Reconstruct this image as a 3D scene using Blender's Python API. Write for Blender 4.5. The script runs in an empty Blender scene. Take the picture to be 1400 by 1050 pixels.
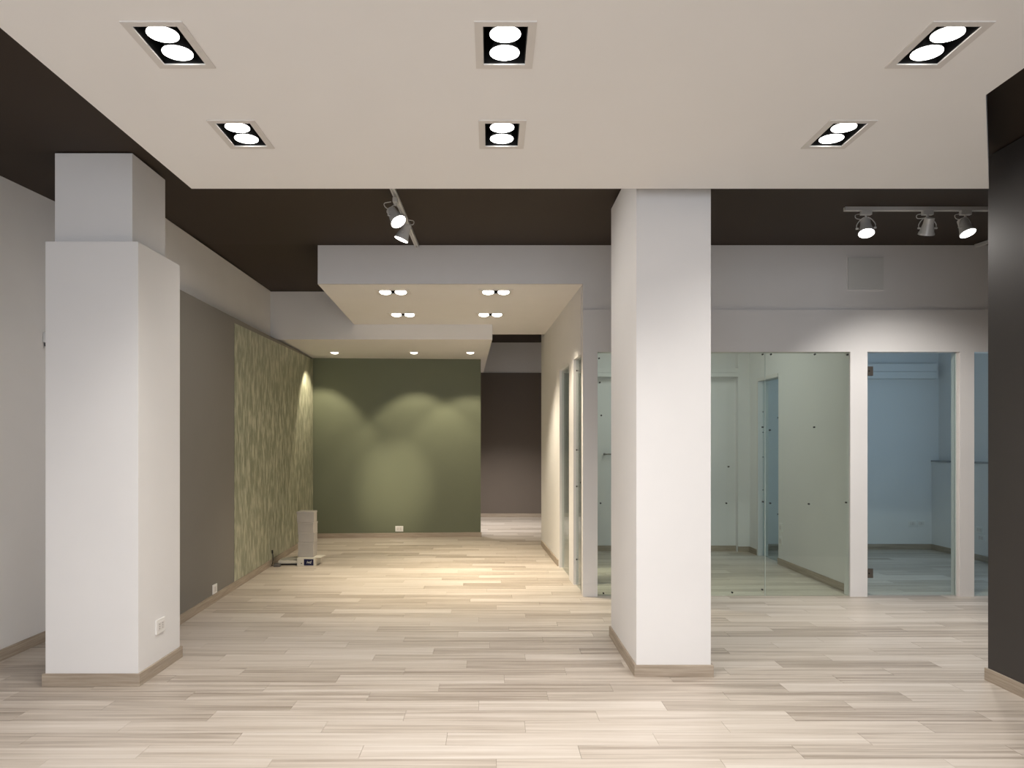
import bpy, bmesh, math, random
from mathutils import Vector, Matrix
from mathutils.geometry import tessellate_polygon
random.seed(7)
S = bpy.context.scene
C = S.collection

# ------------------------------------------------------------------ camera
F, H, VX, VY = 1050.0, 1.35, 672.0, 608.0       # focal length in px, eye height, vanishing point
cam_d = bpy.data.cameras.new('camera')
cam = bpy.data.objects.new('camera', cam_d); C.objects.link(cam)
cam.location = (0, 0, H); cam.rotation_euler = (math.pi / 2, 0, 0)
cam_d.sensor_fit = 'HORIZONTAL'; cam_d.sensor_width = 36.0; cam_d.lens = 36.0 * F / 1400.0
cam_d.shift_x = (700 - VX) / 1400.0; cam_d.shift_y = (VY - 525) / 1400.0
cam_d.clip_start = 0.05
S.camera = cam

# ------------------------------------------------------------------ world, exposure, daylight
w = bpy.data.worlds.new('world'); S.world = w; w.use_nodes = True
bg = w.node_tree.nodes['Background']; bg.inputs[0].default_value = (0.62, 0.75, 1.0, 1); bg.inputs[1].default_value = 0.25
S.view_settings.view_transform = 'Standard'; S.view_settings.look = 'None'
S.view_settings.gamma = 1.0; S.view_settings.use_curve_mapping = False
S.view_settings.exposure = 0.42
S.cycles.use_denoising = True
S.cycles.max_bounces = 10; S.cycles.diffuse_bounces = 6; S.cycles.transparent_max_bounces = 24
S.cycles.sample_clamp_indirect = 6.0
S.cycles.caustics_reflective = False; S.cycles.caustics_refractive = False

def area_light(name, loc, target, sx, sy, energy, col):
    l = bpy.data.lights.new(name, 'AREA'); l.shape = 'RECTANGLE'; l.size = sx; l.size_y = sy
    l.energy = energy; l.color = col
    o = bpy.data.objects.new(name, l); C.objects.link(o); o.location = loc
    o.rotation_euler = (Vector(target) - Vector(loc)).to_track_quat('-Z', 'Z').to_euler()
    return o
# daylight through the shop window behind the camera, and through the window of the right glazed room
area_light('shop_window_daylight', (0.0, -3.85, 1.5), (0.0, 0, 1.5), 5.0, 2.4, 140, (0.92, 0.95, 1.0))
area_light('glazed_room_daylight', (5.55, 7.55, 1.85), (4.0, 8.0, 1.6), 1.0, 1.3, 14, (0.52, 0.73, 1.0))
area_light('left_glazed_room_fill', (1.9, 8.3, 3.0), (1.9, 8.3, 0), 0.9, 0.9, 11, (0.95, 0.98, 0.92))  # added fill light, brightens the left room; no lamp is seen there

# lamp powers (W), colours
WARM = (1.0, 0.945, 0.885); GOLD = (1.0, 0.87, 0.66)
PW_PANEL, PW_SOFFIT, PW_SINGLE, PW_TRACK = 19.0, 108.0, 44.0, 78.0

# ------------------------------------------------------------------ materials
def newmat(name):
    m = bpy.data.materials.new(name); m.use_nodes = True
    nt = m.node_tree; return m, nt, nt.nodes['Principled BSDF']
def N(nt, t, **kw):
    n = nt.nodes.new(t)
    for k, v in kw.items(): setattr(n, k, v)
    return n
def math_node(nt, op, a, b=None):
    n = N(nt, 'ShaderNodeMath', operation=op)
    for i, v in enumerate((a, b)):
        if v is None: continue
        if isinstance(v, (int, float)): n.inputs[i].default_value = v
        else: nt.links.new(v, n.inputs[i])
    return n.outputs[0]
def paint(name, col, rough=0.6, var=0.03, bump=0.02, scale=3.0, spec=0.3):
    m, nt, b = newmat(name)
    geo = N(nt, 'ShaderNodeNewGeometry')
    no = N(nt, 'ShaderNodeTexNoise'); no.inputs['Scale'].default_value = scale; no.inputs['Detail'].default_value = 4
    nt.links.new(geo.outputs['Position'], no.inputs['Vector'])
    mx = N(nt, 'ShaderNodeMix', data_type='RGBA')
    nt.links.new(no.outputs['Fac'], mx.inputs[0])
    mx.inputs[6].default_value = tuple(c * (1 - var) for c in col) + (1,)
    mx.inputs[7].default_value = tuple(min(1, c * (1 + var)) for c in col) + (1,)
    nt.links.new(mx.outputs[2], b.inputs['Base Color'])
    b.inputs['Roughness'].default_value = rough; b.inputs['Specular IOR Level'].default_value = spec
    if bump:
        n2 = N(nt, 'ShaderNodeTexNoise'); n2.inputs['Scale'].default_value = 90; n2.inputs['Detail'].default_value = 3
        nt.links.new(geo.outputs['Position'], n2.inputs['Vector'])
        bp = N(nt, 'ShaderNodeBump'); bp.inputs['Strength'].default_value = bump; bp.inputs['Distance'].default_value = 0.01
        nt.links.new(n2.outputs['Fac'], bp.inputs['Height']); nt.links.new(bp.outputs[0], b.inputs['Normal'])
    return m
def metal(name, col, rough=0.35, metallic=0.8):
    m = paint(name, col, rough, 0.02, 0.0, 20, 0.5); m.node_tree.nodes['Principled BSDF'].inputs['Metallic'].default_value = metallic
    return m
def glow(name, col, strength):
    m, nt, b = newmat(name)
    b.inputs['Base Color'].default_value = (0.8, 0.8, 0.8, 1)
    b.inputs['Emission Color'].default_value = col + (1,); b.inputs['Emission Strength'].default_value = strength
    return m

PLANK_W, PLANK_L = 0.15, 0.96
def wood_floor(name, c_dark, c_mid, c_light, rough=0.36):
    m, nt, b = newmat(name); L = nt.links
    geo = N(nt, 'ShaderNodeNewGeometry'); sep = N(nt, 'ShaderNodeSeparateXYZ'); L.new(geo.outputs['Position'], sep.inputs[0])
    row = math_node(nt, 'FLOOR', math_node(nt, 'DIVIDE', sep.outputs[1], PLANK_W))
    off = math_node(nt, 'MULTIPLY', math_node(nt, 'FRACT', math_node(nt, 'MULTIPLY', row, 0.618034)), PLANK_L)
    colx = math_node(nt, 'FLOOR', math_node(nt, 'DIVIDE', math_node(nt, 'ADD', sep.outputs[0], off), PLANK_L))
    cmb = N(nt, 'ShaderNodeCombineXYZ'); L.new(row, cmb.inputs[0]); L.new(colx, cmb.inputs[1])
    wn = N(nt, 'ShaderNodeTexWhiteNoise', noise_dimensions='3D'); L.new(cmb.outputs[0], wn.inputs['Vector'])
    # grain stretched along the plank, shifted per plank
    gx = math_node(nt, 'ADD', math_node(nt, 'MULTIPLY', sep.outputs[0], 0.9), math_node(nt, 'MULTIPLY', wn.outputs['Value'], 37.0))
    gy = math_node(nt, 'MULTIPLY', sep.outputs[1], 30.0)
    cg = N(nt, 'ShaderNodeCombineXYZ'); L.new(gx, cg.inputs[0]); L.new(gy, cg.inputs[1]); L.new(wn.outputs['Value'], cg.inputs[2])
    g1 = N(nt, 'ShaderNodeTexNoise'); g1.inputs['Scale'].default_value = 1.0; g1.inputs['Detail'].default_value = 5; g1.inputs['Roughness'].default_value = 0.62
    L.new(cg.outputs[0], g1.inputs['Vector'])
    cg2 = N(nt, 'ShaderNodeCombineXYZ'); L.new(math_node(nt, 'MULTIPLY', gx, 3.0), cg2.inputs[0]); L.new(math_node(nt, 'MULTIPLY', gy, 5.0), cg2.inputs[1])
    g2 = N(nt, 'ShaderNodeTexNoise'); g2.inputs['Scale'].default_value = 1.0; g2.inputs['Detail'].default_value = 3
    L.new(cg2.outputs[0], g2.inputs['Vector'])
    fac = math_node(nt, 'ADD', math_node(nt, 'MULTIPLY', wn.outputs['Value'], 0.22),
                    math_node(nt, 'ADD', math_node(nt, 'MULTIPLY', g1.outputs['Fac'], 0.80), math_node(nt, 'MULTIPLY', g2.outputs['Fac'], 0.16)))
    rp = N(nt, 'ShaderNodeValToRGB'); e = rp.color_ramp.elements
    e[0].position = 0.38; e[0].color = c_dark + (1,); e[1].position = 0.82; e[1].color = c_light + (1,)
    k = e.new(0.60); k.color = c_mid + (1,)
    L.new(fac, rp.inputs[0]); L.new(rp.outputs[0], b.inputs['Base Color'])
    rr = N(nt, 'ShaderNodeMapRange'); rr.inputs[3].default_value = rough - 0.05; rr.inputs[4].default_value = rough + 0.1
    L.new(g1.outputs['Fac'], rr.inputs[0]); L.new(rr.outputs[0], b.inputs['Roughness'])
    b.inputs['Specular IOR Level'].default_value = 0.4
    bp = N(nt, 'ShaderNodeBump'); bp.inputs['Strength'].default_value = 0.06; bp.inputs['Distance'].default_value = 0.004
    L.new(g1.outputs['Fac'], bp.inputs['Height']); L.new(bp.outputs[0], b.inputs['Normal'])
    return m
def wood_trim(name, c0, c1):
    m, nt, b = newmat(name); L = nt.links
    geo = N(nt, 'ShaderNodeNewGeometry'); mp = N(nt, 'ShaderNodeMapping'); mp.inputs['Scale'].default_value = (2.2, 2.2, 55)
    L.new(geo.outputs['Position'], mp.inputs[0])
    g = N(nt, 'ShaderNodeTexNoise'); g.inputs['Scale'].default_value = 1.5; g.inputs['Detail'].default_value = 6; g.inputs['Roughness'].default_value = 0.65
    L.new(mp.outputs[0], g.inputs['Vector'])
    rp = N(nt, 'ShaderNodeValToRGB'); e = rp.color_ramp.elements
    e[0].position = 0.3; e[0].color = c0 + (1,); e[1].position = 0.72; e[1].color = c1 + (1,)
    L.new(g.outputs['Fac'], rp.inputs[0]); L.new(rp.outputs[0], b.inputs['Base Color'])
    b.inputs['Roughness'].default_value = 0.5
    return m
def wallpaper_mat(name, c0, c1):
    m, nt, b = newmat(name); L = nt.links
    geo = N(nt, 'ShaderNodeNewGeometry'); sep = N(nt, 'ShaderNodeSeparateXYZ'); L.new(geo.outputs['Position'], sep.inputs[0])
    def leaf(sy, sz, seed):
        cb = N(nt, 'ShaderNodeCombineXYZ'); L.new(math_node(nt, 'MULTIPLY', sep.outputs[1], sy), cb.inputs[0])
        L.new(math_node(nt, 'MULTIPLY', sep.outputs[2], sz), cb.inputs[1]); cb.inputs[2].default_value = seed
        n = N(nt, 'ShaderNodeTexNoise'); n.inputs['Scale'].default_value = 1.0; n.inputs['Detail'].default_value = 3; n.inputs['Roughness'].default_value = 0.55
        L.new(cb.outputs[0], n.inputs['Vector']); return n.outputs['Fac']
    a = leaf(10, 3.4, 2.0); c = leaf(28, 6.5, 7.0)
    mixv = math_node(nt, 'ADD', math_node(nt, 'MULTIPLY', a, 0.55), math_node(nt, 'MULTIPLY', c, 0.55))
    rp = N(nt, 'ShaderNodeValToRGB'); e = rp.color_ramp.elements
    e[0].position = 0.5; e[0].color = c0 + (1,); e[1].position = 0.66; e[1].color = c1 + (1,)
    L.new(mixv, rp.inputs[0]); L.new(rp.outputs[0], b.inputs['Base Color'])
    b.inputs['Roughness'].default_value = 0.45; b.inputs['Specular IOR Level'].default_value = 0.35
    return m
def glass_mat(name, tint):
    m, nt, b = newmat(name); nt.nodes.remove(b); L = nt.links
    out = nt.nodes['Material Output']
    tr = N(nt, 'ShaderNodeBsdfTransparent'); tr.inputs[0].default_value = tint + (1,)
    gl = N(nt, 'ShaderNodeBsdfGlossy'); gl.inputs['Roughness'].default_value = 0.02
    geo = N(nt, 'ShaderNodeNewGeometry'); dt = N(nt, 'ShaderNodeVectorMath', operation='DOT_PRODUCT')
    L.new(geo.outputs['Normal'], dt.inputs[0]); L.new(geo.outputs['Incoming'], dt.inputs[1])
    k = math_node(nt, 'SUBTRACT', 1.0, math_node(nt, 'ABSOLUTE', dt.outputs['Value']))
    fr = math_node(nt, 'ADD', math_node(nt, 'MULTIPLY', math_node(nt, 'POWER', k, 5.0), 0.9), 0.035)     # Schlick reflectance
    mx = N(nt, 'ShaderNodeMixShader'); L.new(fr, mx.inputs[0]); L.new(tr.outputs[0], mx.inputs[1]); L.new(gl.outputs[0], mx.inputs[2])
    L.new(mx.outputs[0], out.inputs[0])
    return m

M_WHITE = paint('white_plaster', (0.755, 0.745, 0.74), 0.65)
M_PANEL = paint('white_ceiling_paint', (0.88, 0.873, 0.866), 0.8, 0.015, 0.01)
M_DARKCEIL = paint('dark_brown_ceiling_paint', (0.034, 0.0225, 0.0145), 0.7, 0.05, 0.02)
M_CHARCOAL = paint('charcoal_wall_paint', (0.050, 0.045, 0.043), 0.5, 0.04)
M_GREY = paint('warm_grey_wall_paint', (0.195, 0.182, 0.165), 0.6, 0.03)
M_BROWN = paint('taupe_wall_paint', (0.150, 0.124, 0.104), 0.6, 0.03)
M_GREEN = paint('olive_green_wall_paint', (0.145, 0.160, 0.103), 0.5, 0.03)
M_PAPER = wallpaper_mat('leaf_streak_wallpaper', (0.255, 0.265, 0.185), (0.50, 0.495, 0.375))
M_FLOOR = wood_floor('pale_laminate', (0.285, 0.238, 0.193), (0.51, 0.450, 0.388), (0.63, 0.578, 0.522))
M_GAP = paint('floor_joint', (0.30, 0.24, 0.19), 0.8)
M_TRIM = wood_trim('oak_baseboard', (0.27, 0.217, 0.163), (0.47, 0.397, 0.318))
M_BLACK = paint('black_housing', (0.006, 0.006, 0.006), 0.5, 0.02, 0.0)
M_FRAME = paint('fixture_frame', (0.70, 0.675, 0.65), 0.45, 0.01, 0.0)
M_LAMPBODY = metal('lamp_body_grey', (0.16, 0.155, 0.15), 0.35, 0.6)
M_SILVER = metal('silver_grey_metal', (0.66, 0.66, 0.65), 0.4, 0.15)
M_LENS = glow('lamp_lens', (1.0, 0.97, 0.93), 7.0)
M_LENSW = glow('warm_lamp_lens', (1.0, 0.93, 0.80), 7.0)
M_LENSOFF = paint('unlit_lens', (0.5, 0.5, 0.5), 0.2, 0.02, 0)
M_GLASS = glass_mat('partition_glass', (0.90, 0.945, 0.925))
M_GLASSEDGE = paint('polished_glass_edge', (0.55, 0.62, 0.60), 0.3, 0.05, 0)
M_HINGE = metal('bronze_patch_fitting', (0.16, 0.145, 0.13), 0.35, 0.7)
M_DOT = paint('dark_rubber_fixing', (0.03, 0.03, 0.03), 0.5, 0.02, 0)
M_PLATE = paint('white_plastic_plate', (0.78, 0.77, 0.75), 0.4, 0.01, 0)
M_SLOT = paint('dark_socket_slot', (0.05, 0.05, 0.05), 0.6, 0.02, 0)
M_CARD = paint('pale_grey_cardboard', (0.40, 0.375, 0.345), 0.7, 0.05, 0.02, 14)
M_CARDW = paint('white_cardboard', (0.60, 0.57, 0.50), 0.6, 0.05, 0.02, 14)
M_NAVY = paint('navy_print', (0.007, 0.008, 0.045), 0.4, 0.02, 0)
M_CABLE = paint('dark_cable', (0.02, 0.02, 0.02), 0.5, 0.02, 0)
M_ACCESS = paint('grey_access_cover', (0.66, 0.665, 0.65), 0.4, 0.02, 0)

# ------------------------------------------------------------------ mesh helpers
def link(name, me, mat=None, parent=None):
    o = bpy.data.objects.new(name, me); C.objects.link(o)
    if mat is not None: me.materials.append(mat)
    if parent is not None: o.parent = parent
    return o
def bm_obj(name, bm, mat=None, parent=None, smooth=False):
    bmesh.ops.recalc_face_normals(bm, faces=bm.faces)
    me = bpy.data.meshes.new(name); bm.to_mesh(me); bm.free()
    if smooth:
        for p in me.polygons: p.use_smooth = True
        try: me.set_sharp_from_angle(angle=math.radians(40))
        except Exception: pass
    return link(name, me, mat, parent)
def add_box(bm, x0, x1, y0, y1, z0, z1, bev=0.0):
    r = bmesh.ops.create_cube(bm, size=1.0)
    vs = r['verts']
    for v in vs:
        v.co = Vector((x0 + (v.co.x + .5) * (x1 - x0), y0 + (v.co.y + .5) * (y1 - y0), z0 + (v.co.z + .5) * (z1 - z0)))
    if bev > 0:
        es = list({e for v in vs for e in v.link_edges})
        bmesh.ops.bevel(bm, geom=es, offset=bev, segments=2, profile=0.7, affect='EDGES')
    return vs
def box(name, x0, x1, y0, y1, z0, z1, mat, parent=None, bev=0.0):
    bm = bmesh.new(); add_box(bm, x0, x1, y0, y1, z0, z1, bev); return bm_obj(name, bm, mat, parent)
def add_prism(bm, pts, z0, z1):
    n = len(pts)
    za = z0 if isinstance(z0, (list, tuple)) else [z0] * n
    zb = z1 if isinstance(z1, (list, tuple)) else [z1] * n
    a = [bm.verts.new((p[0], p[1], za[i])) for i, p in enumerate(pts)]
    b = [bm.verts.new((p[0], p[1], zb[i])) for i, p in enumerate(pts)]
    bm.faces.new(a); bm.faces.new(b)
    for i in range(n):
        j = (i + 1) % n; bm.faces.new((a[i], a[j], b[j], b[i]))
def prism(name, pts, z0, z1, mat, parent=None):
    bm = bmesh.new(); add_prism(bm, pts, z0, z1); return bm_obj(name, bm, mat, parent)
def slab_holes(name, outline, holes, z0, z1, mat, parent=None):
    """a flat panel with rectangular cut-outs (for the recessed lamps)"""
    loops = [outline] + [[(x0, y0), (x0, y1), (x1, y1), (x1, y0)] for (x0, x1, y0, y1) in holes]
    flat = [p for l in loops for p in l]
    tris = tessellate_polygon([[Vector((p[0], p[1], 0)) for p in l] for l in loops])
    bm = bmesh.new()
    A = [bm.verts.new((p[0], p[1], z0)) for p in flat]; B = [bm.verts.new((p[0], p[1], z1)) for p in flat]
    for t in tris:
        try:
            bm.faces.new([A[i] for i in t]); bm.faces.new([B[i] for i in t])
        except ValueError: pass
    k = 0
    for l in loops:
        n = len(l)
        for i in range(n):
            j = (i + 1) % n; bm.faces.new((A[k + i], A[k + j], B[k + j], B[k + i]))
        k += n
    return bm_obj(name, bm, mat, parent)
def add_cyl(bm, p0, p1, r0, r1, seg=24, caps=True):
    p0, p1 = Vector(p0), Vector(p1); d = p1 - p0
    q = d.to_track_quat('Z', 'Y').to_matrix().to_4x4()
    bmesh.ops.create_cone(bm, cap_ends=caps, segments=seg, radius1=r0, radius2=r1, depth=d.length,
                          matrix=Matrix.Translation((p0 + p1) / 2) @ q)
def add_tube(bm, pts, r, seg=8):
    pts = [Vector(p) for p in pts]; rings = []
    for i, p in enumerate(pts):
        t = (pts[min(i + 1, len(pts) - 1)] - pts[max(i - 1, 0)]).normalized()
        q = t.to_track_quat('Z', 'Y').to_matrix()
        rings.append([bm.verts.new(p + q @ Vector((r * math.cos(a), r * math.sin(a), 0))) for a in [2 * math.pi * k / seg for k in range(seg)]])
    for a, b in zip(rings, rings[1:]):
        for k in range(seg): bm.faces.new((a[k], a[(k + 1) % seg], b[(k + 1) % seg], b[k]))
    bm.faces.new(rings[0]); bm.faces.new(rings[-1])
def smooth_path(ctrl, n=8):
    c = [Vector(p) for p in ctrl]; c = [c[0] * 2 - c[1]] + c + [c[-1] * 2 - c[-2]]; out = []
    for i in range(1, len(c) - 2):
        for k in range(n):
            t = k / n
            out.append(0.5 * ((2 * c[i]) + (c[i + 1] - c[i - 1]) * t + (2 * c[i - 1] - 5 * c[i] + 4 * c[i + 1] - c[i + 2]) * t * t
                              + (3 * c[i] - c[i - 1] - 3 * c[i + 1] + c[i + 2]) * t ** 3))
    out.append(c[-2]); return out
def struct(o):
    o['kind'] = 'structure'; return o
def tag(o, label, cat, group=None):
    o['label'] = label; o['category'] = cat
    if group: o['group'] = group
    return o
def empty(name, loc, label, cat, group=None, rotz=0.0):
    o = bpy.data.objects.new(name, None); C.objects.link(o); o.empty_display_size = 0.1
    o.location = loc; o.rotation_euler = (0, 0, rotz); return tag(o, label, cat, group)
def copy_tree(o, parent=None):
    c = o.copy(); C.objects.link(c); c.parent = parent
    for ch in list(o.children): copy_tree(ch, c)
    return c

# ------------------------------------------------------------------ setting: measured lines
def lerp(a, b, t): return a + (b - a) * t
def grey_x(y): return -2.346 - 0.043 * (y - 5.8)         # face of the grey / wallpaper false wall
def wing_x(y): return 0.812 - 0.0397 * (y - 6.82)        # face of the white wall beside the passage
GREEN_Y0, GREEN_Y1 = 11.07, 11.25
YB = 6.82                                                # face of the glazed partition
CEIL = [(-4.0, 2.95), (0, 2.95), (4.4, 3.012), (5.41, 3.06), (6.82, 3.128), (9.13, 3.176), (14.6, 3.262)]
def ceil_z(y):
    for (a, za), (b, zb) in zip(CEIL, CEIL[1:]):
        if a <= y <= b: return lerp(za, zb, (y - a) / (b - a))
    return CEIL[-1][1]
PZ = 2.779                                               # underside of the white ceiling panel and first soffit

# floor slab (planks are added as its parts below)
floor = struct(box('floor', -3.3, 5.9, -4.0, 14.6, -0.12, -0.006, M_GAP))

# dark ceiling
bm = bmesh.new()
lo = []; hi = []
for y, z in CEIL:
    lo.append((bm.verts.new((-3.3, y, z)), bm.verts.new((5.9, y, z))))
    hi.append((bm.verts.new((-3.3, y, z + .15)), bm.verts.new((5.9, y, z + .15))))
for i in range(len(CEIL) - 1):
    bm.faces.new((lo[i][0], lo[i][1], lo[i + 1][1], lo[i + 1][0])); bm.faces.new((hi[i][0], hi[i][1], hi[i + 1][1], hi[i + 1][0]))
    for s in (0, 1): bm.faces.new((lo[i][s], lo[i + 1][s], hi[i + 1][s], hi[i][s]))
bm.faces.new((lo[0][0], lo[0][1], hi[0][1], hi[0][0])); bm.faces.new((lo[-1][0], lo[-1][1], hi[-1][1], hi[-1][0]))
struct(bm_obj('ceiling', bm, M_DARKCEIL))

# white hanging ceiling panel with cut-outs for the twin downlights
LX = (-1.15, 0.048, 1.595); LY = (3.54, 2.75, 1.96, 1.17)
HW, HL = 0.0775, 0.132
holes = [(x - HW, x + HW, y - HL, y + HL) for x in LX for y in LY]
struct(slab_holes('ceiling_panel', [(-1.72, -3.6), (2.02, -3.6), (2.02, 3.139), (2.776, 4.287), (-1.674, 4.287)], holes, PZ, PZ + 0.14, M_PANEL))

# left walls
XL = -3.07
struct(prism('wall_left_front', [(XL, -4.0), (XL, 5.6), (XL - .2, 5.6), (XL - .2, -4.0)], 0.0, [ceil_z(0), ceil_z(5.6), ceil_z(5.6), ceil_z(0)], M_WHITE))
def fx(y): return grey_x(y) - 0.14
struct(prism('wall_left_rear', [(fx(9.13), 9.13), (-2.72, 11.3), (-2.95, 11.3), (fx(9.13) - .2, 9.13)], 0.0, 2.60, M_WHITE))
struct(prism('wall_left_return', [(XL - .2, 5.6), (fx(5.6) , 5.6), (fx(5.6), 5.75), (XL - .2, 5.75)], 0.0, ceil_z(5.65), M_WHITE))
struct(prism('wall_left_upper', [(fx(5.75), 5.75), (fx(9.13), 9.13), (fx(9.13) - .2, 9.13), (fx(5.75) - .2, 5.75)], 0.0,
             [ceil_z(5.75), ceil_z(9.13), ceil_z(9.13), ceil_z(5.75)], M_WHITE))
gw = struct(prism('wall_left_grey', [(grey_x(5.6), 5.6), (grey_x(11.06), 11.06), (fx(11.06), 11.06), (fx(5.6), 5.6)], 0.0, [2.515, 2.595, 2.595, 2.515], M_GREY))
# wallpaper sheet on the grey false wall
y0, y1 = 7.18, 11.05
bm = bmesh.new()
q = [(y0, 0.07, 2.487), (y1, 0.07, 2.575)]
fr = []
for yy, za, zb in q:
    fr.append([bm.verts.new((grey_x(yy) + 0.004, yy, za)), bm.verts.new((grey_x(yy) + 0.004, yy, zb)), bm.verts.new((grey_x(yy) - 0.001, yy, zb)), bm.verts.new((grey_x(yy) - 0.001, yy, za))])
for k in range(4): bm.faces.new((fr[0][k], fr[0][(k + 1) % 4], fr[1][(k + 1) % 4], fr[1][k]))
bm.faces.new(fr[0]); bm.faces.new(fr[1])
wp = bm_obj('wallpaper', bm, M_PAPER, gw); wp['label'] = 'olive leaf-streak wallpaper on the far half of the wall'

# green end wall and the passage behind it
struct(prism('wall_green', [(grey_x(11.07), GREEN_Y0), (-0.158, GREEN_Y1), (-0.165, GREEN_Y1 + .14), (grey_x(11.07), GREEN_Y0 + .14)], 0.0, 2.60, M_GREEN))
struct(box('wall_back_taupe', -2.9, 2.2, 14.32, 14.5, 0.0, 2.69, M_BROWN))
struct(box('wall_back_upper', -2.9, 2.2, 14.335, 14.5, 2.69, 3.26, M_WHITE))
struct(box('wall_passage_right', 2.0, 2.2, 10.42, 14.3, 0.0, 3.17, M_WHITE))
struct(box('wall_passage_left', -2.9, -2.72, 11.3, 14.3, 0.0, 3.17, M_WHITE))

# soffits with recessed lamps
SA = [(-0.92, 7.18), (0.041, 7.18), (-0.971, 8.43), (-0.012, 8.43)]
holes = [(x - HL, x + HL, y - HW, y + HW) for x, y in SA]
so1 = struct(slab_holes('ceiling_soffit', [(-1.546, YB + .01), (wing_x(YB), YB + .01), (wing_x(9.95), 9.95), (-0.02, 9.95), (0.009, 9.127), (-1.634, 9.127)], holes, PZ, PZ + .12, M_WHITE))
SC = [(-2.129, 10.42), (-1.052, 10.42), (-0.288, 10.42), (-0.62, 12.3)]
SH = 0.055
holes = [(x - SH, x + SH, y - SH, y + SH) for x, y in SC]
struct(slab_holes('ceiling_soffit_low', [(-2.75, 9.127), (0.009, 9.127), (-0.139, 13.26), (-2.75, 13.26)], holes, 2.60, 2.74, M_WHITE))
struct(prism('wall_soffit_fascia', [(fx(9.13), 9.127), (0.009, 9.127), (0.004, 9.25), (fx(9.13), 9.25)], 2.74, 3.17, M_WHITE))
struct(prism('wall_soffit_side', [(0.004, 9.25), (-0.139, 13.26), (-0.24, 13.26), (-0.11, 9.25)], 2.74, 3.17, M_WHITE))

# glazed partition wall: upper band, lower cladding (12 mm proud), posts
def sx(px): return (px - VX) * YB / F
def sz(py): return H + (VY - py) * YB / F
TOP = 2.175
XR = 5.68
struct(box('wall_beam_upper', -1.546, XR + .1, YB + .012, YB + .12, PZ + .12, 3.125, M_WHITE))
struct(box('wall_beam_lower', -1.546, wing_x(YB), YB + .012, YB + .02, PZ - .0, PZ + .12, M_WHITE))
struct(box('wall_partition_upper', wing_x(YB), XR + .1, YB + .012, YB + .12, 2.55, PZ + .12, M_WHITE))
struct(box('wall_partition_header', wing_x(YB), XR + .1, YB, YB + .12, TOP, 2.55, M_WHITE))
struct(box('wall_partition_post', wing_x(YB), sx(817), YB, YB + .12, 0, TOP, M_WHITE))
struct(box('wall_partition_post', sx(1162.5), sx(1186), YB, YB + .12, 0, TOP, M_WHITE))
struct(box('wall_partition_post', sx(1313), sx(1332), YB, YB + .12, 0, TOP, M_WHITE))
struct(box('wall_partition_post', 5.2, XR + .1, YB, YB + .12, 0, TOP, M_WHITE))
# wing wall beside the passage: solid run, header, mullions
TW = 0.11
def wing(name, ya, yb, z0, z1): return struct(prism(name, [(wing_x(ya), ya), (wing_x(yb), yb), (wing_x(yb) + TW, yb), (wing_x(ya) + TW, ya)], z0, z1, M_WHITE))
OA0, OA1, OB0, OB1 = 7.704, 8.434, 6.94, 7.40
wing('wall_wing', OA1, 10.27, 0, PZ)
wing('wall_wing_header', YB + .12, OA1, TOP - .01, PZ)
wing('wall_wing_mullion', OB1, OA0, 0, TOP - .01)
struct(box('wall_wing_return', wing_x(10.27), 2.0, 10.27, 10.42, 0, 3.17, M_WHITE))
# glazed rooms behind the partition
struct(box('wall_room_back', wing_x(9.75) + TW, 3.35, 9.75, 9.9, 0, 3.05, M_WHITE))
struct(box('wall_room_pilaster', 3.10, 3.25, 9.66, 9.75, 0, 3.05, M_WHITE))
struct(box('wall_room_back_right', 3.35, XR + .1, 9.91, 10.06, 0, 3.05, M_WHITE))
PXW = 3.25
struct(box('wall_room_divider', PXW, PXW + .1, YB + .12, 8.70, 0, 3.05, M_WHITE))
struct(box('wall_room_divider_stub', PXW, PXW + .1, 9.375, 9.91, 0, 3.05, M_WHITE))
struct(box('wall_room_divider_header', PXW, PXW + .1, 8.70, 9.375, 2.16, 3.05, M_WHITE))
struct(box('wall_room_right_lower', XR, XR + .22, YB + .12, 9.91, 0, 1.13, M_WHITE))
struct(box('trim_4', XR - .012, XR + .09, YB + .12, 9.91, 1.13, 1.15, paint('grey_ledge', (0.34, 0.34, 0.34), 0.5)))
# upper part of that wall leaves a window opening (hidden from here behind the charcoal wall)
struct(box('wall_room_right_upper', XR + .09, XR + .22, 8.3, 9.91, 1.15, 3.05, M_WHITE))
struct(box('wall_room_right_upper', XR + .09, XR + .22, YB + .12, 6.98, 1.15, 3.05, M_WHITE))
struct(box('wall_room_right_upper', XR + .09, XR + .22, 6.98, 8.3, 2.55, 3.05, M_WHITE))
struct(box('ceiling_rooms', wing_x(9.75) + TW, XR + .22, YB + .12, 10.0, 3.05, 3.12, M_WHITE))
# charcoal wall at right, and the side walls closing the place
XD = 2.845
struct(box('wall_right_charcoal', XD, XD + .25, -4.0, 4.40, 0, 2.955, M_CHARCOAL))
struct(box('wall_right_charcoal_top', XD, XD + .25, 0.2, 4.40, 2.955, 3.0, M_CHARCOAL))
struct(box('wall_right_return', XD + .25, XR + .1, 4.25, 4.40, 0, 3.0, M_CHARCOAL))
struct(box('wall_right', XR + .1, XR + .22, 4.40, YB, 0, 3.05, M_WHITE))
# shop front behind the camera: sill, head and posts around the glazing
struct(box('wall_front_sill', XL, XD, -4.0, -3.9, 0, 0.3, M_WHITE))
struct(box('wall_front_head', XL, XD, -4.0, -3.9, 2.7, 2.95, M_WHITE))

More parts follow.
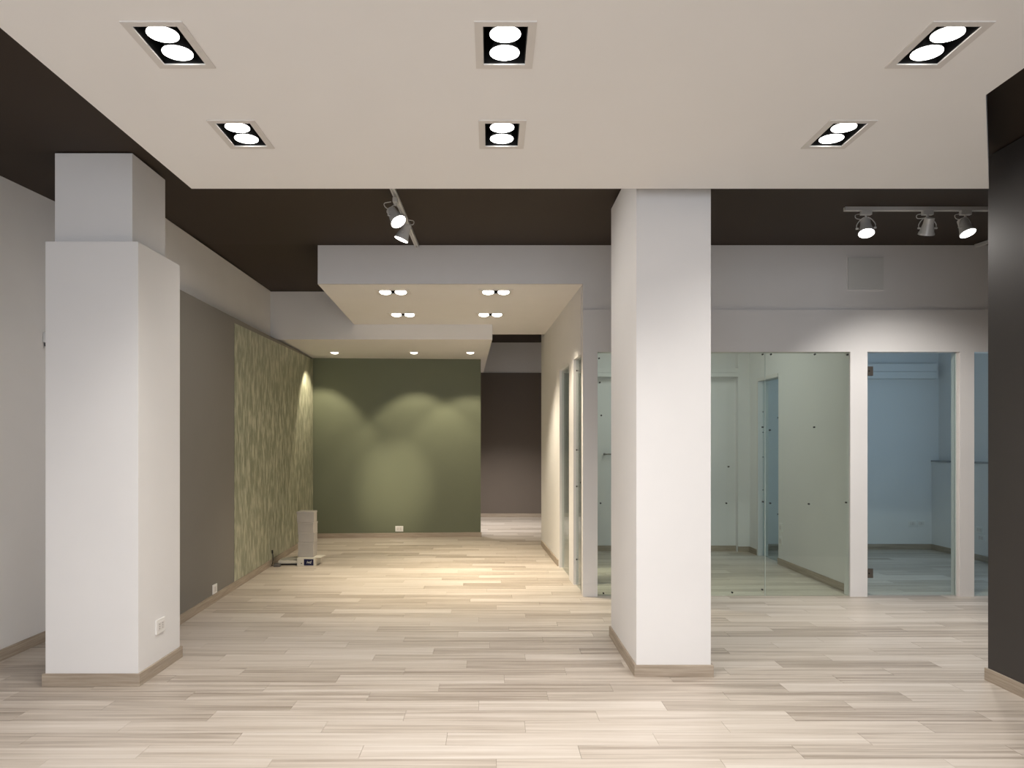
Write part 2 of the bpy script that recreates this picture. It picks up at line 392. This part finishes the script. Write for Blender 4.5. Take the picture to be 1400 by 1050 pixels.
# ------------------------------------------------------------------ baseboards
BH, BT = 0.07, 0.013
def bb(name, p, q, n, parent=None):
    """baseboard strip from p to q, standing out along the unit normal n"""
    return struct(prism(name, [p, q, (q[0] + n[0] * BT, q[1] + n[1] * BT), (p[0] + n[0] * BT, p[1] + n[1] * BT)], 0, BH, M_TRIM, parent))
bb('baseboard_left', (XL, -3.8), (XL, 5.59), (1, 0))
bb('baseboard_grey', (grey_x(5.6), 5.6), (grey_x(11.06), 11.06), (1, 0))
bb('baseboard_green', (grey_x(11.07) + BT, GREEN_Y0 + .001), (-0.145, GREEN_Y1 + .001), (0, -1))
bb('baseboard_back', (-2.7, 14.32), (2.0, 14.32), (0, -1))
bb('baseboard_wing', (wing_x(8.53), 8.53), (wing_x(10.27), 10.27), (-1, 0))
bb('baseboard_room', (wing_x(9.75) + TW, 9.75), (3.10, 9.75), (0, -1))
bb('baseboard_pilaster', (3.10, 9.66), (3.25, 9.66), (0, -1))
bb('baseboard_room_right', (3.35, 9.91), (XR, 9.91), (0, -1))
bb('baseboard_divider', (PXW, 6.97), (PXW, 8.70), (-1, 0))
bb('baseboard_divider_stub', (PXW, 9.40), (PXW, 9.66), (-1, 0))
bb('baseboard_room_side', (XR, 6.97), (XR, 9.9), (-1, 0))
# charcoal wall baseboard wraps the wall's end
struct(prism('baseboard_charcoal', [(XD - BT, -3.8), (XD, -3.8), (XD, 4.40), (XD + .25, 4.40), (XD + .25, 4.40 + BT), (XD - BT, 4.40 + BT)], 0, BH, M_TRIM))

# ------------------------------------------------------------------ columns
def column(x0, x1, y0, y1, ztop, label):
    t = empty('column', ((x0 + x1) / 2, (y0 + y1) / 2, 0), label, 'column')
    cx, cy = t.location.x, t.location.y
    box('shaft', x0 - cx, x1 - cx, y0 - cy, y1 - cy, 0, ztop, M_WHITE, t, 0.003)
    b = BT
    for nm, a in (('baseboard', (x0 - b, x1 + b, y0 - b, y0)), ('baseboard', (x0 - b, x1 + b, y1, y1 + b)), ('baseboard', (x0 - b, x0, y0, y1)), ('baseboard', (x1, x1 + b, y0, y1))):
        box(nm, a[0] - cx, a[1] - cx, a[2] - cy, a[3] - cy, 0, BH, M_TRIM, t, 0.0015)
    return t
c1 = column(-2.498, -1.978, 4.30, 4.875, 2.488, 'stout white column with a narrower top block and a socket on its side')
box('upper_block', -2.479 + 2.238, -2.039 + 2.238, 4.36 - 4.5875, 4.80 - 4.5875, 2.488, 3.005, M_WHITE, c1, 0.003)
column(0.843, 1.277, 4.47, 5.414, 3.012, 'plain slender white column in front of the glazed partition')

# ------------------------------------------------------------------ floor planks
def in_room(x, y):
    if y < 4.4: return -3.1 < x < 2.9
    if y < 5.6: return -3.1 < x < 5.7
    if y < 9.9: return grey_x(y) - .05 < x < 5.7
    if y < 10.3: return grey_x(y) < x < 1.0
    return -2.7 < x < 2.0
G = 0.0007
cells = []
for r in range(int(2.6 / PLANK_W), int(14.4 / PLANK_W)):
    ya, yb = r * PLANK_W, (r + 1) * PLANK_W
    off = ((r * 0.618034) % 1.0) * PLANK_L
    for c in range(-6, 9):
        xa = c * PLANK_L - off; xb = xa + PLANK_L
        ym = (ya + yb) / 2
        p0 = VX + xa * F / ym; p1 = VX + xb * F / ym
        xa, xb = max(xa, -3.06), min(xb, 5.67)
        if ym < 4.4: xb = min(xb, XD - .005)
        if xb - xa < 0.02 or p1 < -150 or p0 > 1550: continue
        if not any(in_room(lerp(xa, xb, t), ym) for t in (0.02, .5, 0.98)): continue
        inview = p1 > 0 and p0 < 1400 and ya > 3.15 and (ym < 6.8 or -2.4 < (xa + xb) / 2 < .9)
        cells.append((inview, xa, xb, ya, yb))
near = [c for c in cells if c[0]][:300]
ids = set(map(id, near))
shared = {}
for _, xa, xb, ya, yb in near:
    key = round(xb - xa, 4)
    if key not in shared:
        bm = bmesh.new(); add_box(bm, -(xb - xa) / 2 + G, (xb - xa) / 2 - G, -PLANK_W / 2 + G, PLANK_W / 2 - G, -0.006, 0.0)
        me = bpy.data.meshes.new('floor_plank'); bmesh.ops.recalc_face_normals(bm, faces=bm.faces); bm.to_mesh(me); bm.free(); me.materials.append(M_FLOOR)
        shared[key] = me
    o = bpy.data.objects.new('floor_plank', shared[key]); C.objects.link(o); o.parent = floor
    o.location = ((xa + xb) / 2, (ya + yb) / 2, 0)
bm = bmesh.new()
for c in cells:
    if id(c) in ids: continue
    _, xa, xb, ya, yb = c
    add_box(bm, xa + G, xb - G, ya + G, yb - G, -0.006, 0.0)
# floor nearer than the photograph shows, as one plain field of the same boards
add_box(bm, -3.06, XD - .005, -3.9, int(2.6 / PLANK_W) * PLANK_W, -0.006, 0.0)
fs = bm_obj('floor_planking', bm, M_FLOOR, floor); fs['kind'] = 'stuff'

# ------------------------------------------------------------------ lamps
def spot(name, parent, loc, direction, energy, col, angle, blend, radius=0.045):
    l = bpy.data.lights.new(name, 'SPOT'); l.energy = energy; l.color = col; l.spot_size = math.radians(angle); l.spot_blend = blend
    l.shadow_soft_size = radius
    o = bpy.data.objects.new(name, l); C.objects.link(o); o.parent = parent; o.location = loc
    o.rotation_euler = Vector(direction).to_track_quat('-Z', 'Y').to_euler(); return o
def frame_bm(ix, iy, ox, oy, t):
    bm = bmesh.new()
    add_box(bm, -ox, -ix, -oy, oy, -t, 0); add_box(bm, ix, ox, -oy, oy, -t, 0)
    add_box(bm, -ix, ix, -oy, -iy, -t, 0); add_box(bm, -ix, ix, iy, oy, -t, 0)
    return bm
def housing_bm(ix, iy, h, t=0.002):
    bm = bmesh.new()
    add_box(bm, -ix, -ix + t, -iy, iy, 0.001, h); add_box(bm, ix - t, ix, -iy, iy, 0.001, h)
    add_box(bm, -ix + t, ix - t, -iy, -iy + t, 0.001, h); add_box(bm, -ix + t, ix - t, iy - t, iy, 0.001, h)
    add_box(bm, -ix, ix, -iy, iy, h, h + t)
    return bm
def lamp(root, c, r, tilt, lens_mat):
    """round reflector lamp; tilt = direction the beam leaves"""
    d = Vector(tilt).normalized(); c = Vector(c)
    bm = bmesh.new(); add_cyl(bm, c - d * 0.052, c - d * 0.002, r * 0.62, r, 32); b = bm_obj('lamp', bm, M_LAMPBODY, root, True)
    bm = bmesh.new(); add_cyl(bm, c - d * 0.004, c, r * 0.985, r * 0.985, 32); bm_obj('lens', bm, lens_mat, b, True)
    return d
def twin(loc, label, rotz, energy, col, lens_mat, dirs, angle=78, group=None, seat=(0, 0, -1), zl=0.005, gap=0.064):
    energy = energy if isinstance(energy, tuple) else (energy, energy)
    angle = angle if isinstance(angle, tuple) else (angle, angle)
    t = empty('twin_downlight', loc, label, 'ceiling light', group, rotz)
    bm_obj('trim_frame', frame_bm(HW, HL, 0.106, 0.16, 0.004), M_FRAME, t)
    bm_obj('housing', housing_bm(HW - .0005, HL - .0005, 0.13), M_BLACK, t)
    for s, d, ang, en in zip((-1, 1), dirs, angle, energy):
        lamp(t, (0, s * gap, zl), 0.055, seat, lens_mat); dd = Vector(d).normalized()
        spot('beam', t, Vector((0, s * gap, 0.012)) + dd * 0.04, d, en, col, ang, 1.0 if ang < 40 else 0.75)
    return t
colname = ('on the stepped column side', 'in the middle', 'on the charcoal wall side')
rowname = ('row along its edge', 'second row from its edge', 'third row from its edge', 'fourth row from its edge')
for j, y in enumerate(LY):
    for i, x in enumerate(LX):
        twin((x, y, PZ), 'twin downlight in the white panel, %s, %s' % (rowname[j], colname[i]), 0.0, PW_PANEL * (1, 1, .62, .55)[j], WARM, M_LENS,
             ((0.02, 0.06, -1), (-0.02, 0.22, -1)), 118, 'twin downlights in the white ceiling panel')
sn = ('near the beam edge, farther from the glazed partition', 'near the beam edge, beside the glazed passage wall', 'near the lower soffit, farther from the glazed partition', 'near the lower soffit, beside the glazed passage wall')
sdir = [((0.10, .25, -1), (-.05, .05, -1)), ((.30, .05, -1), (.0, -.05, -1)), ((-.05, .2, -1), (-.36, 2.72, -1.98)), ((.0, .3, -1), (0.25, 0.1, -1))]
for (x, y), nm, dd in zip(SA, sn, sdir):
    # the fixture is turned 90 degrees; directions are given in world axes
    loc_d = [(d[1], -d[0], d[2]) for d in dd]
    twin((x, y, PZ), 'twin downlight in the cream soffit, ' + nm, math.pi / 2, (PW_SOFFIT, PW_SOFFIT * 3.6) if 'lower soffit, farther' in nm else PW_SOFFIT, GOLD, M_LENSW, loc_d,
         (76, 24) if 'lower soffit, farther' in nm else 76, 'twin downlights in the cream soffit', (-.25, 0, -1), -0.004, 0.072)
def single(loc, label, energy, col, d, angle, blend=.35):
    t = empty('square_downlight', loc, label, 'ceiling light', 'square downlights in the low soffit')
    bm_obj('trim_frame', frame_bm(SH, SH, 0.072, 0.072, 0.004), M_FRAME, t)
    bm_obj('housing', housing_bm(SH - .0005, SH - .0005, 0.10), M_BLACK, t)
    lamp(t, (0, 0, -0.002), 0.049, (0, -.25, -1), M_LENSW); dd = Vector(d).normalized()
    spot('beam', t, Vector((0, 0, 0.012)) + dd * 0.05, d, energy, col, angle, blend, 0.03)
sl = ['beside the wallpapered wall', 'above the socket of the green wall', 'at the open end of the green wall', 'behind the green wall']
sd = [((-.30, .22, -1), PW_SINGLE, 92), ((0.0, 0.32, -1), PW_SINGLE, 86), ((.0, 0.32, -1), PW_SINGLE, 86), ((0.75, 0.6, -2.6), PW_SINGLE * 8, 92)]
for (x, y), nm, (d, e, a) in zip(SC, sl, sd):
    single((x, y, 2.60), 'small square downlight in the low soffit, ' + nm, e, GOLD if y < 12 else WARM, d, a, .4 if y < 12 else 1.0)
# the first small downlight also washes the green wall
# ---------------------------------------------------------------- track lights
def track_head(loc, direction, label, lit, energy, side=1, beam=None, angle=150, along=False):
    """loc = underside of the rail; direction = beam"""
    t = empty('track_spotlight', loc, label, 'spotlight', 'track spotlights under the dark ceiling')
    d = Vector(direction).normalized()
    if along: box('adapter', -0.016, 0.016, -0.038, 0.038, -0.030, 0.0, M_SILVER, t, 0.004)
    else: box('adapter', -0.038, 0.038, -0.016, 0.016, -0.030, 0.0, M_SILVER, t, 0.004)
    bm = bmesh.new(); add_cyl(bm, (0, 0, -0.048), (0, 0, -0.029), 0.008, 0.008, 12); bm_obj('stem', bm, M_SILVER, t, True)
    piv = Vector((0, 0, -0.125))
    sidev = d.cross(Vector((0, 0, 1)))
    sidev = Vector((1, 0, 0)) if sidev.length < 0.05 else sidev.normalized()
    if sidev.x < 0: sidev = -sidev
    R = 0.056
    for s in (-1, 1):
        bm = bmesh.new()
        add_tube(bm, smooth_path([Vector((0, 0, -0.046)) + sidev * s * 0.012, Vector((0, 0, -0.062)) + sidev * s * 0.036, piv + Vector((0, 0, 0.03)) + sidev * s * 0.06, piv + sidev * s * 0.062], 5), 0.0035, 6)
        bm_obj('yoke_arm', bm, M_SILVER, t, True)
        bm = bmesh.new(); add_cyl(bm, piv + sidev * s * 0.05, piv + sidev * s * 0.068, 0.007, 0.007, 12); bm_obj('pivot_screw', bm, M_SILVER, t, True)
    bm = bmesh.new(); add_cyl(bm, piv - d * 0.072, piv - d * 0.03, 0.033, 0.036, 28); add_cyl(bm, piv - d * 0.03, piv + d * 0.03, 0.036, 0.050, 28)
    b = bm_obj('lamp_body', bm, M_SILVER, t, True)
    bm = bmesh.new(); add_cyl(bm, piv + d * 0.03, piv + d * 0.046, 0.053, 0.056, 28); bm_obj('rim', bm, M_SILVER, t, True)
    bm = bmesh.new(); add_cyl(bm, piv + d * 0.0455, piv + d * 0.0464, 0.052, 0.052, 28); bm_obj('lens', bm, M_LENS if lit else M_LENSOFF, t, True)
    bm = bmesh.new()
    back = piv - d * 0.070
    add_tube(bm, smooth_path([(side * 0.03, 0, -0.02), Vector((side * 0.075, 0, -0.03)), Vector((side * 0.07, 0, -0.055)) , back + Vector((side * .012, 0, 0.004))], 6), 0.003, 6)
    bm_obj('cable', bm, M_SILVER, t, True)
    if lit: spot('beam', t, piv + d * 0.055, beam or d, energy, WARM, angle, 0.8, 0.04)
    return t
def rail(name, p0, p1, label):
    bm = bmesh.new(); p0, p1 = Vector(p0), Vector(p1); d = (p1 - p0).normalized(); n = Vector((-d.y, d.x, 0)).normalized()
    v = []
    for p in (p0, p1):
        v.append([bm.verts.new(p + n * a + Vector((0, 0, b))) for a, b in ((-.017, 0), (-.017, .026), (.017, .026), (.017, 0), (.006, 0), (.006, .008), (-.006, .008), (-.006, 0))])
    for k in range(8): bm.faces.new((v[0][k], v[0][(k + 1) % 8], v[1][(k + 1) % 8], v[1][k]))
    bm.faces.new(v[0]); bm.faces.new(v[1])
    return tag(bm_obj(name, bm, M_SILVER), label, 'track rail')
TY = 5.55
TZ = ceil_z(TY) - 0.027
rail('track_rail', (2.55, TY, TZ), (5.2, TY, TZ), 'grey track rail running across the dark ceiling above the glass door')
def tx(px): return (px - VX) * TY / F
track_head((tx(1184), TY, TZ), (-.12, -.42, -1), 'lit track spotlight nearest the rail end beside the slender column', True, PW_TRACK, -1)
track_head((tx(1268), TY, TZ), (0.02, 0.46, -1), 'grey track spotlight turned away to the partition wall, between two facing ones', True, PW_TRACK * 1.35, -1, (0.25, 0.50, -1), 100)
track_head((tx(1320), TY, TZ), (.16, -.42, -1), 'lit track spotlight next to the charcoal wall', True, PW_TRACK, -1)
rail('track_rail', (4.29, 5.75, ceil_z(5.75) - .03), (4.29, 6.80, ceil_z(6.80) - .03), 'short grey track rail running up to the glazed partition wall')
rail('track_rail', (-0.645, 3.6, ceil_z(3.6) - .03), (-0.66, 6.80, ceil_z(6.80) - .03), 'grey track rail running from the white panel to the beam')
for (y, d, lab, sd_) in ((5.22, (.62, -.50, -1), 'lit track spotlight tilted towards the white ceiling panel, left of the slender column', -1),
                         (5.72, (-.42, .0, -1), 'lit track spotlight tilted sideways, close to the beam', 1)):
    track_head((-0.645 - .015 * (y - 3.6) / 3.2, y, ceil_z(y) - .03), d, lab, True, PW_TRACK * .65, sd_, along=True)

# ------------------------------------------------------------------ glass panels and door
def fixing(parent, x, y, z, axis='Y', r=0.0072):
    bm = bmesh.new(); v = Vector((0, 0.009, 0)) if axis == 'Y' else Vector((0.009, 0, 0))
    add_cyl(bm, Vector((x, y, z)) - v, Vector((x, y, z)) + v, r, r, 12); bm_obj('fixing', bm, M_DOT, parent, True)
def pane(name, x0, x1, y, label, dots, cat='glass panel', group=None, z1=TOP - 0.002):
    t = empty(name, ((x0 + x1) / 2, y, 0), label, cat, group)
    cx = t.location.x
    box('pane', x0 - cx, x1 - cx, -0.005, 0.005, 0.004, z1, M_GLASS, t)
    for dx, dz in dots: fixing(t, dx - cx, 0, dz)
    return t
GY = YB + 0.03
def gd(l): return [((a - VX) * GY / F, H + (VY - b) * GY / F) for a, b in l]
J = sx(1047.5)
g1 = pane('glass_panel', sx(817) + .001, J - .003, GY, 'wide clear glass panel behind the slender column',
          gd([(1042.6, 484.5), (1042.6, 584), (1043, 686), (1042, 806), (1001, 810), (993, 688), (996, 638), (819, 490), (820, 523), (822, 568), (821, 688), (825, 811)]))
g2 = pane('glass_panel', J + .0015, sx(1162.5) - .001, GY, 'clear glass panel beside the post of the glass door',
          gd([(1054, 484.5), (1114, 484.5), (1158.5, 485), (1052.6, 588), (1113, 584), (1053, 688), (1105.6, 689), (1156.6, 687)]))
bm = bmesh.new(); add_box(bm, J - .0010, J + .0015, GY - .006, GY + .006, .004, TOP - .002)
o = bm_obj('glass_joint', bm, M_GLASSEDGE, g2); o.location = (-g2.location.x, -g2.location.y, 0)
# door, hinged at the left post
dx0, dx1 = sx(1186) + .004, sx(1308)
t = empty('glass_door', (dx0, GY, 0), 'frameless glass door with two square bronze hinges', 'glass door')
box('pane', 0, dx1 - dx0, -0.005, 0.005, 0.012, TOP - .006, M_GLASS, t)
box('door_edge', dx1 - dx0, dx1 - dx0 + .016, -0.006, 0.006, 0.012, TOP - .006, M_GLASSEDGE, t)
for zc in (H + (VY - 507.5) * GY / F, H + (VY - 783.5) * GY / F):
    b = box('hinge', 0.0, 0.055, -0.014, 0.014, zc - .042, zc + .042, M_HINGE, t, 0.003)
    bm = bmesh.new(); add_cyl(bm, (0.018, -.017, zc), (0.018, .017, zc), .007, .007, 12); bm_obj('hinge_screw', bm, M_DOT, b, True)
pane('glass_panel', sx(1332) + .001, 5.199, GY, 'clear glass panel between the last post and the charcoal wall', [])
# door jamb strip beside the door opening
struct(box('trim_1', sx(1309.5), sx(1313), YB + .02, YB + .10, 0, TOP, M_FRAME))
# glass in the wing wall openings
def wpane(ya, yb, label, dots):
    t = empty('glass_panel', (wing_x((ya + yb) / 2) + .03, (ya + yb) / 2, 0), label, 'glass panel', None, math.atan(0.0397))
    L2 = (yb - ya) / 2
    box('pane', -.005, .005, -L2 + .004, L2 - .004, .004, TOP - .014, M_GLASS, t)
    for yy, zz in dots: fixing(t, 0, yy, zz, 'X')
    return t
wpane(OA0, OA1, 'tall glass panel in the cream passage wall, farther from the corner post', [])
wpane(OB0, OB1, 'tall glass panel in the cream passage wall, next to the corner post', [(.19, 2.06), (.2, 1.3), (.2, .95), (.2, .25), (-.05, 1.0)])
struct(box('wall_wing_corner', wing_x(6.88), wing_x(6.88) + TW, YB + .12, OB0, 0, TOP - .01, M_WHITE))
# glass in the opening between the two rooms
t = empty('glass_panel', (PXW + .05, 9.04, 0), 'glass panel in the doorway between the two glazed rooms', 'glass panel')
box('pane', -.005, .005, -.33, .33, .004, 2.15, M_GLASS, t)
for yy, zz in ((.3, 1.75), (.3, 1.5), (.3, 1.2), (.3, .8), (-.2, 1.66), (-.2, .55)): fixing(t, 0, yy, zz, 'X')
struct(box('trim_2', PXW - .012, PXW + .112, 9.335, 9.375, 0, 2.16, M_FRAME))
struct(box('trim_3', PXW - .012, PXW + .112, 8.70, 9.335, 2.12, 2.16, M_FRAME))

# ------------------------------------------------------------------ casings in the glazed rooms
def casing(x0, x1, y, z0, z1, depth, label):
    t = empty('pipe_casing', (x0, y, z0), label, 'casing')
    h = z1 - z0
    box('casing_body', 0, x1 - x0, -depth, -0.001, 0, h * .46, M_WHITE, t, .003)
    box('casing_cover', 0, x1 - x0, -depth + .008, -0.001, h * .48, h, M_WHITE, t, .003)
    box('casing_groove', 0, x1 - x0, -depth + .02, -0.001, h * .455, h * .485, M_SLOT, t)
casing(0.87, 3.10, 9.75, 2.205, 2.315, 0.10, 'boxed white casing along the back wall of the room behind the wide glass panel')
casing(3.36, 5.70, 9.91, 2.195, 2.385, 0.10, 'boxed pale casing high on the back wall behind the glass door')
# metal hanging rail on the back wall
t = empty('wall_rail', (1.43, 9.70, 1.23), 'thin dark metal rail fixed on the back wall beside the corner post', 'rail')
bm = bmesh.new(); add_cyl(bm, (0, 0, 0), (0.5, 0, 0), .009, .009, 12); bm_obj('bar', bm, M_HINGE, t, True)
for xx in (0.0, .5):
    bm = bmesh.new(); add_cyl(bm, (xx, -.012, 0), (xx, .048, 0), .014, .014, 12); bm_obj('bracket', bm, M_HINGE, t, True)
# flat access cover on the partition wall
t = empty('access_cover', (sx(1184), YB + .012, sz(397)), 'flat grey square access cover high on the partition wall', 'access panel')
ww, hh = (sx(1210) - sx(1158)) / 2, sz(350) - sz(397)
box('cover', -ww + .012, ww - .012, -.010, -.001, .012, hh - .012, M_ACCESS, t, .002)
bm = bmesh.new()
add_box(bm, -ww, -ww + .01, -.006, -.0005, 0, hh); add_box(bm, ww - .01, ww, -.006, -.0005, 0, hh)
add_box(bm, -ww + .01, ww - .01, -.006, -.0005, 0, .01); add_box(bm, -ww + .01, ww - .01, -.006, -.0005, hh - .01, hh)
bm_obj('cover_frame', bm, M_WHITE, t)

# ------------------------------------------------------------------ wall sockets
def socket(loc, normal, label, w_=.12, h_=.085, mods=2, group='wall sockets'):
    """plate in the local XZ plane, facing local -Y"""
    t = empty('wall_socket', loc, label, 'socket', group, math.atan2(normal[1], normal[0]) + math.pi / 2)
    box('plate', -w_ / 2, w_ / 2, -.009, 0, -h_ / 2, h_ / 2, M_PLATE, t, .003)
    ins = box('insert', -w_ * .36, w_ * .36, -.011, -.0085, -h_ * .28, h_ * .28, M_FRAME, t, .001)
    for k in range(mods):
        cx = (k - (mods - 1) / 2) * w_ * .72 / mods
        bm = bmesh.new()
        for dz in (-.013, 0, .013): add_cyl(bm, (cx, -.0118, dz), (cx, -.0105, dz), .0028, .0028, 8)
        bm_obj('slot', bm, M_SLOT, ins, True)
    return t
socket((-1.978, 4.575, .272), (1, 0), 'white double socket low on the side of the stepped column')
socket((grey_x(6.59), 6.59, .113), (1, -0.0), 'small white socket low on the grey wall', .10, .08, 1)
gyy = lerp(GREEN_Y0, GREEN_Y1, (-1.34 + 2.57) / 2.41)
socket((-1.34, gyy, .129), (0, -1), 'white double socket low on the green wall above its baseboard', .115, .08, 2)
socket((5.43, 9.91, .335), (0, -1), 'white socket on the back wall behind the glass door, beside the room corner', .10, .08, 1)
socket((5.54, 9.91, .335), (0, -1), 'white socket in the room corner behind the glass door', .10, .08, 1)
socket((5.68, 8.93, .36), (-1, 0), 'upper white socket of a pair on the side wall next to the charcoal wall', .12, .07, 2)
socket((5.68, 8.90, .27), (-1, 0), 'lower white socket of a pair on the side wall next to the charcoal wall', .12, .07, 2)
socket((PXW, 8.62, .42), (-1, 0), 'upper pale socket at the end of the divider wall behind glass', .09, .1, 1)
socket((PXW, 8.62, .27), (-1, 0), 'lower pale socket at the end of the divider wall behind glass', .09, .1, 1)
# small sensor on the left wall, half hidden by the column
t = empty('wall_sensor', (XL, 5.285, 2.06), 'small grey wall sensor with a dark lens behind the stepped column', 'sensor')
box('sensor_case', 0, .03, -.03, .03, -.01, .06, M_SILVER, t, .004)
box('sensor_lens', .004, .036, -.02, .02, -.035, -.011, M_SLOT, t, .003)

# ------------------------------------------------------------------ boxes stacked by the wallpaper wall
bx, by = -2.09, 8.66
def carton(name, cx, cy, z, w_, d_, h_, rz, label, mat=None, group='stacked pale cartons'):
    t = empty(name, (cx, cy, z), label, 'box', group, rz)
    m = mat or M_CARD
    box('carton_body', -w_ / 2, w_ / 2, -d_ / 2, d_ / 2, 0, h_ - .018, m, t, .006)
    box('lid', -w_ / 2 - .003, w_ / 2 + .003, -d_ / 2 - .003, d_ / 2 + .003, h_ - .024, h_ - .001, m, t, .006)
    return t
# printed box at the bottom
W0, D0, H0 = .20, .26, .088
t = empty('light_box', (-2.06, 8.68, 0), 'low white box with a navy printed panel, lying on the floor under the cartons', 'box', None, math.radians(-3))
body = box('box_body', -W0 / 2, W0 / 2, -D0 / 2, D0 / 2, 0, H0, M_CARDW, t, .002)
pr = box('printed_panel', -.022, .086, -D0 / 2 - .0012, -D0 / 2, .006, H0 - .012, M_NAVY, t)
tc = bpy.data.curves.new('print', 'FONT'); tc.body = 'ivd'; tc.size = .045; tc.align_x = 'CENTER'; tc.extrude = 0.0003; tc.shear = .2
to = bpy.data.objects.new('print', tc); C.objects.link(to)
dg = bpy.context.evaluated_depsgraph_get(); me = bpy.data.meshes.new_from_object(to.evaluated_get(dg)); bpy.data.objects.remove(to)
lt = link('lettering', me, M_PLATE, pr); lt.rotation_euler = (math.pi / 2, 0, 0); lt.location = (.034, -D0 / 2 - .0018, .028)
fl = box('open_flap', W0 / 2 - .01, W0 / 2 + .06, -.10, .10, H0 - .0, H0 + .0025, M_CARDW, t)
bm = bmesh.new(); add_cyl(bm, (-.05, -D0 / 2 - .001, .028), (-.05, -D0 / 2, .028), .007, .007, 12); bm_obj('sticker', bm, M_HINGE, t, True)
z = H0 + .0005
specs = [(.172, .19, .170, 0.0, -2.083, 'tall pale grey carton at the bottom of the stack'), (.176, .19, .105, .03, -2.080, 'pale grey carton second from the bottom of the stack'),
         (.176, .19, .115, -.02, -2.082, 'pale grey carton third from the bottom of the stack'), (.190, .2, .122, .06, -2.090, 'pale grey carton on top of the stack')]
for w_, d_, h_, rz, cx, lab in specs:
    carton('carton', cx, 8.70, z, w_, d_, h_, rz, lab + ' on the printed box'); z += h_
# flat white packet lying left of the printed box, on a dark block that stands for the shadow beneath
t = empty('flat_packet', (-2.285, 8.68, 0), 'flat open white packet lying beside the printed box', 'packet', None, math.radians(4))
box('packet_shadow', -.10, .10, -.08, .10, 0, .02, M_CABLE, t, .003)
box('packet_body', -.105, .105, -.09, .11, .021, .052, M_CARDW, t, .004)
bm = bmesh.new(); add_prism(bm, [(-.10, -.05), (.10, -.06), (.10, .10), (-.10, .10)], [.053, .062, .075, .055], [.056, .065, .078, .058]); bm_obj('packet_flap', bm, M_CARDW, t)
t = empty('power_adapter', (-2.372, 8.50, 0), 'dark grey power adapter with a cable on the floor at the wallpaper', 'adapter')
box('adapter_case', -.035, .035, -.03, .03, 0, .036, M_LAMPBODY, t, .006)
bm = bmesh.new(); add_tube(bm, smooth_path([(-.033, 0, .018), (-.06, .0, .012), (-.066, .05, .03), (-.064, .06, .10), (-.070, .06, .16)], 6), .0045, 6); bm_obj('cable', bm, M_CABLE, t, True)
bm = bmesh.new(); add_cyl(bm, (-.070, .06, .14), (-.072, .06, .175), .010, .010, 10); bm_obj('plug', bm, M_CABLE, t, True)
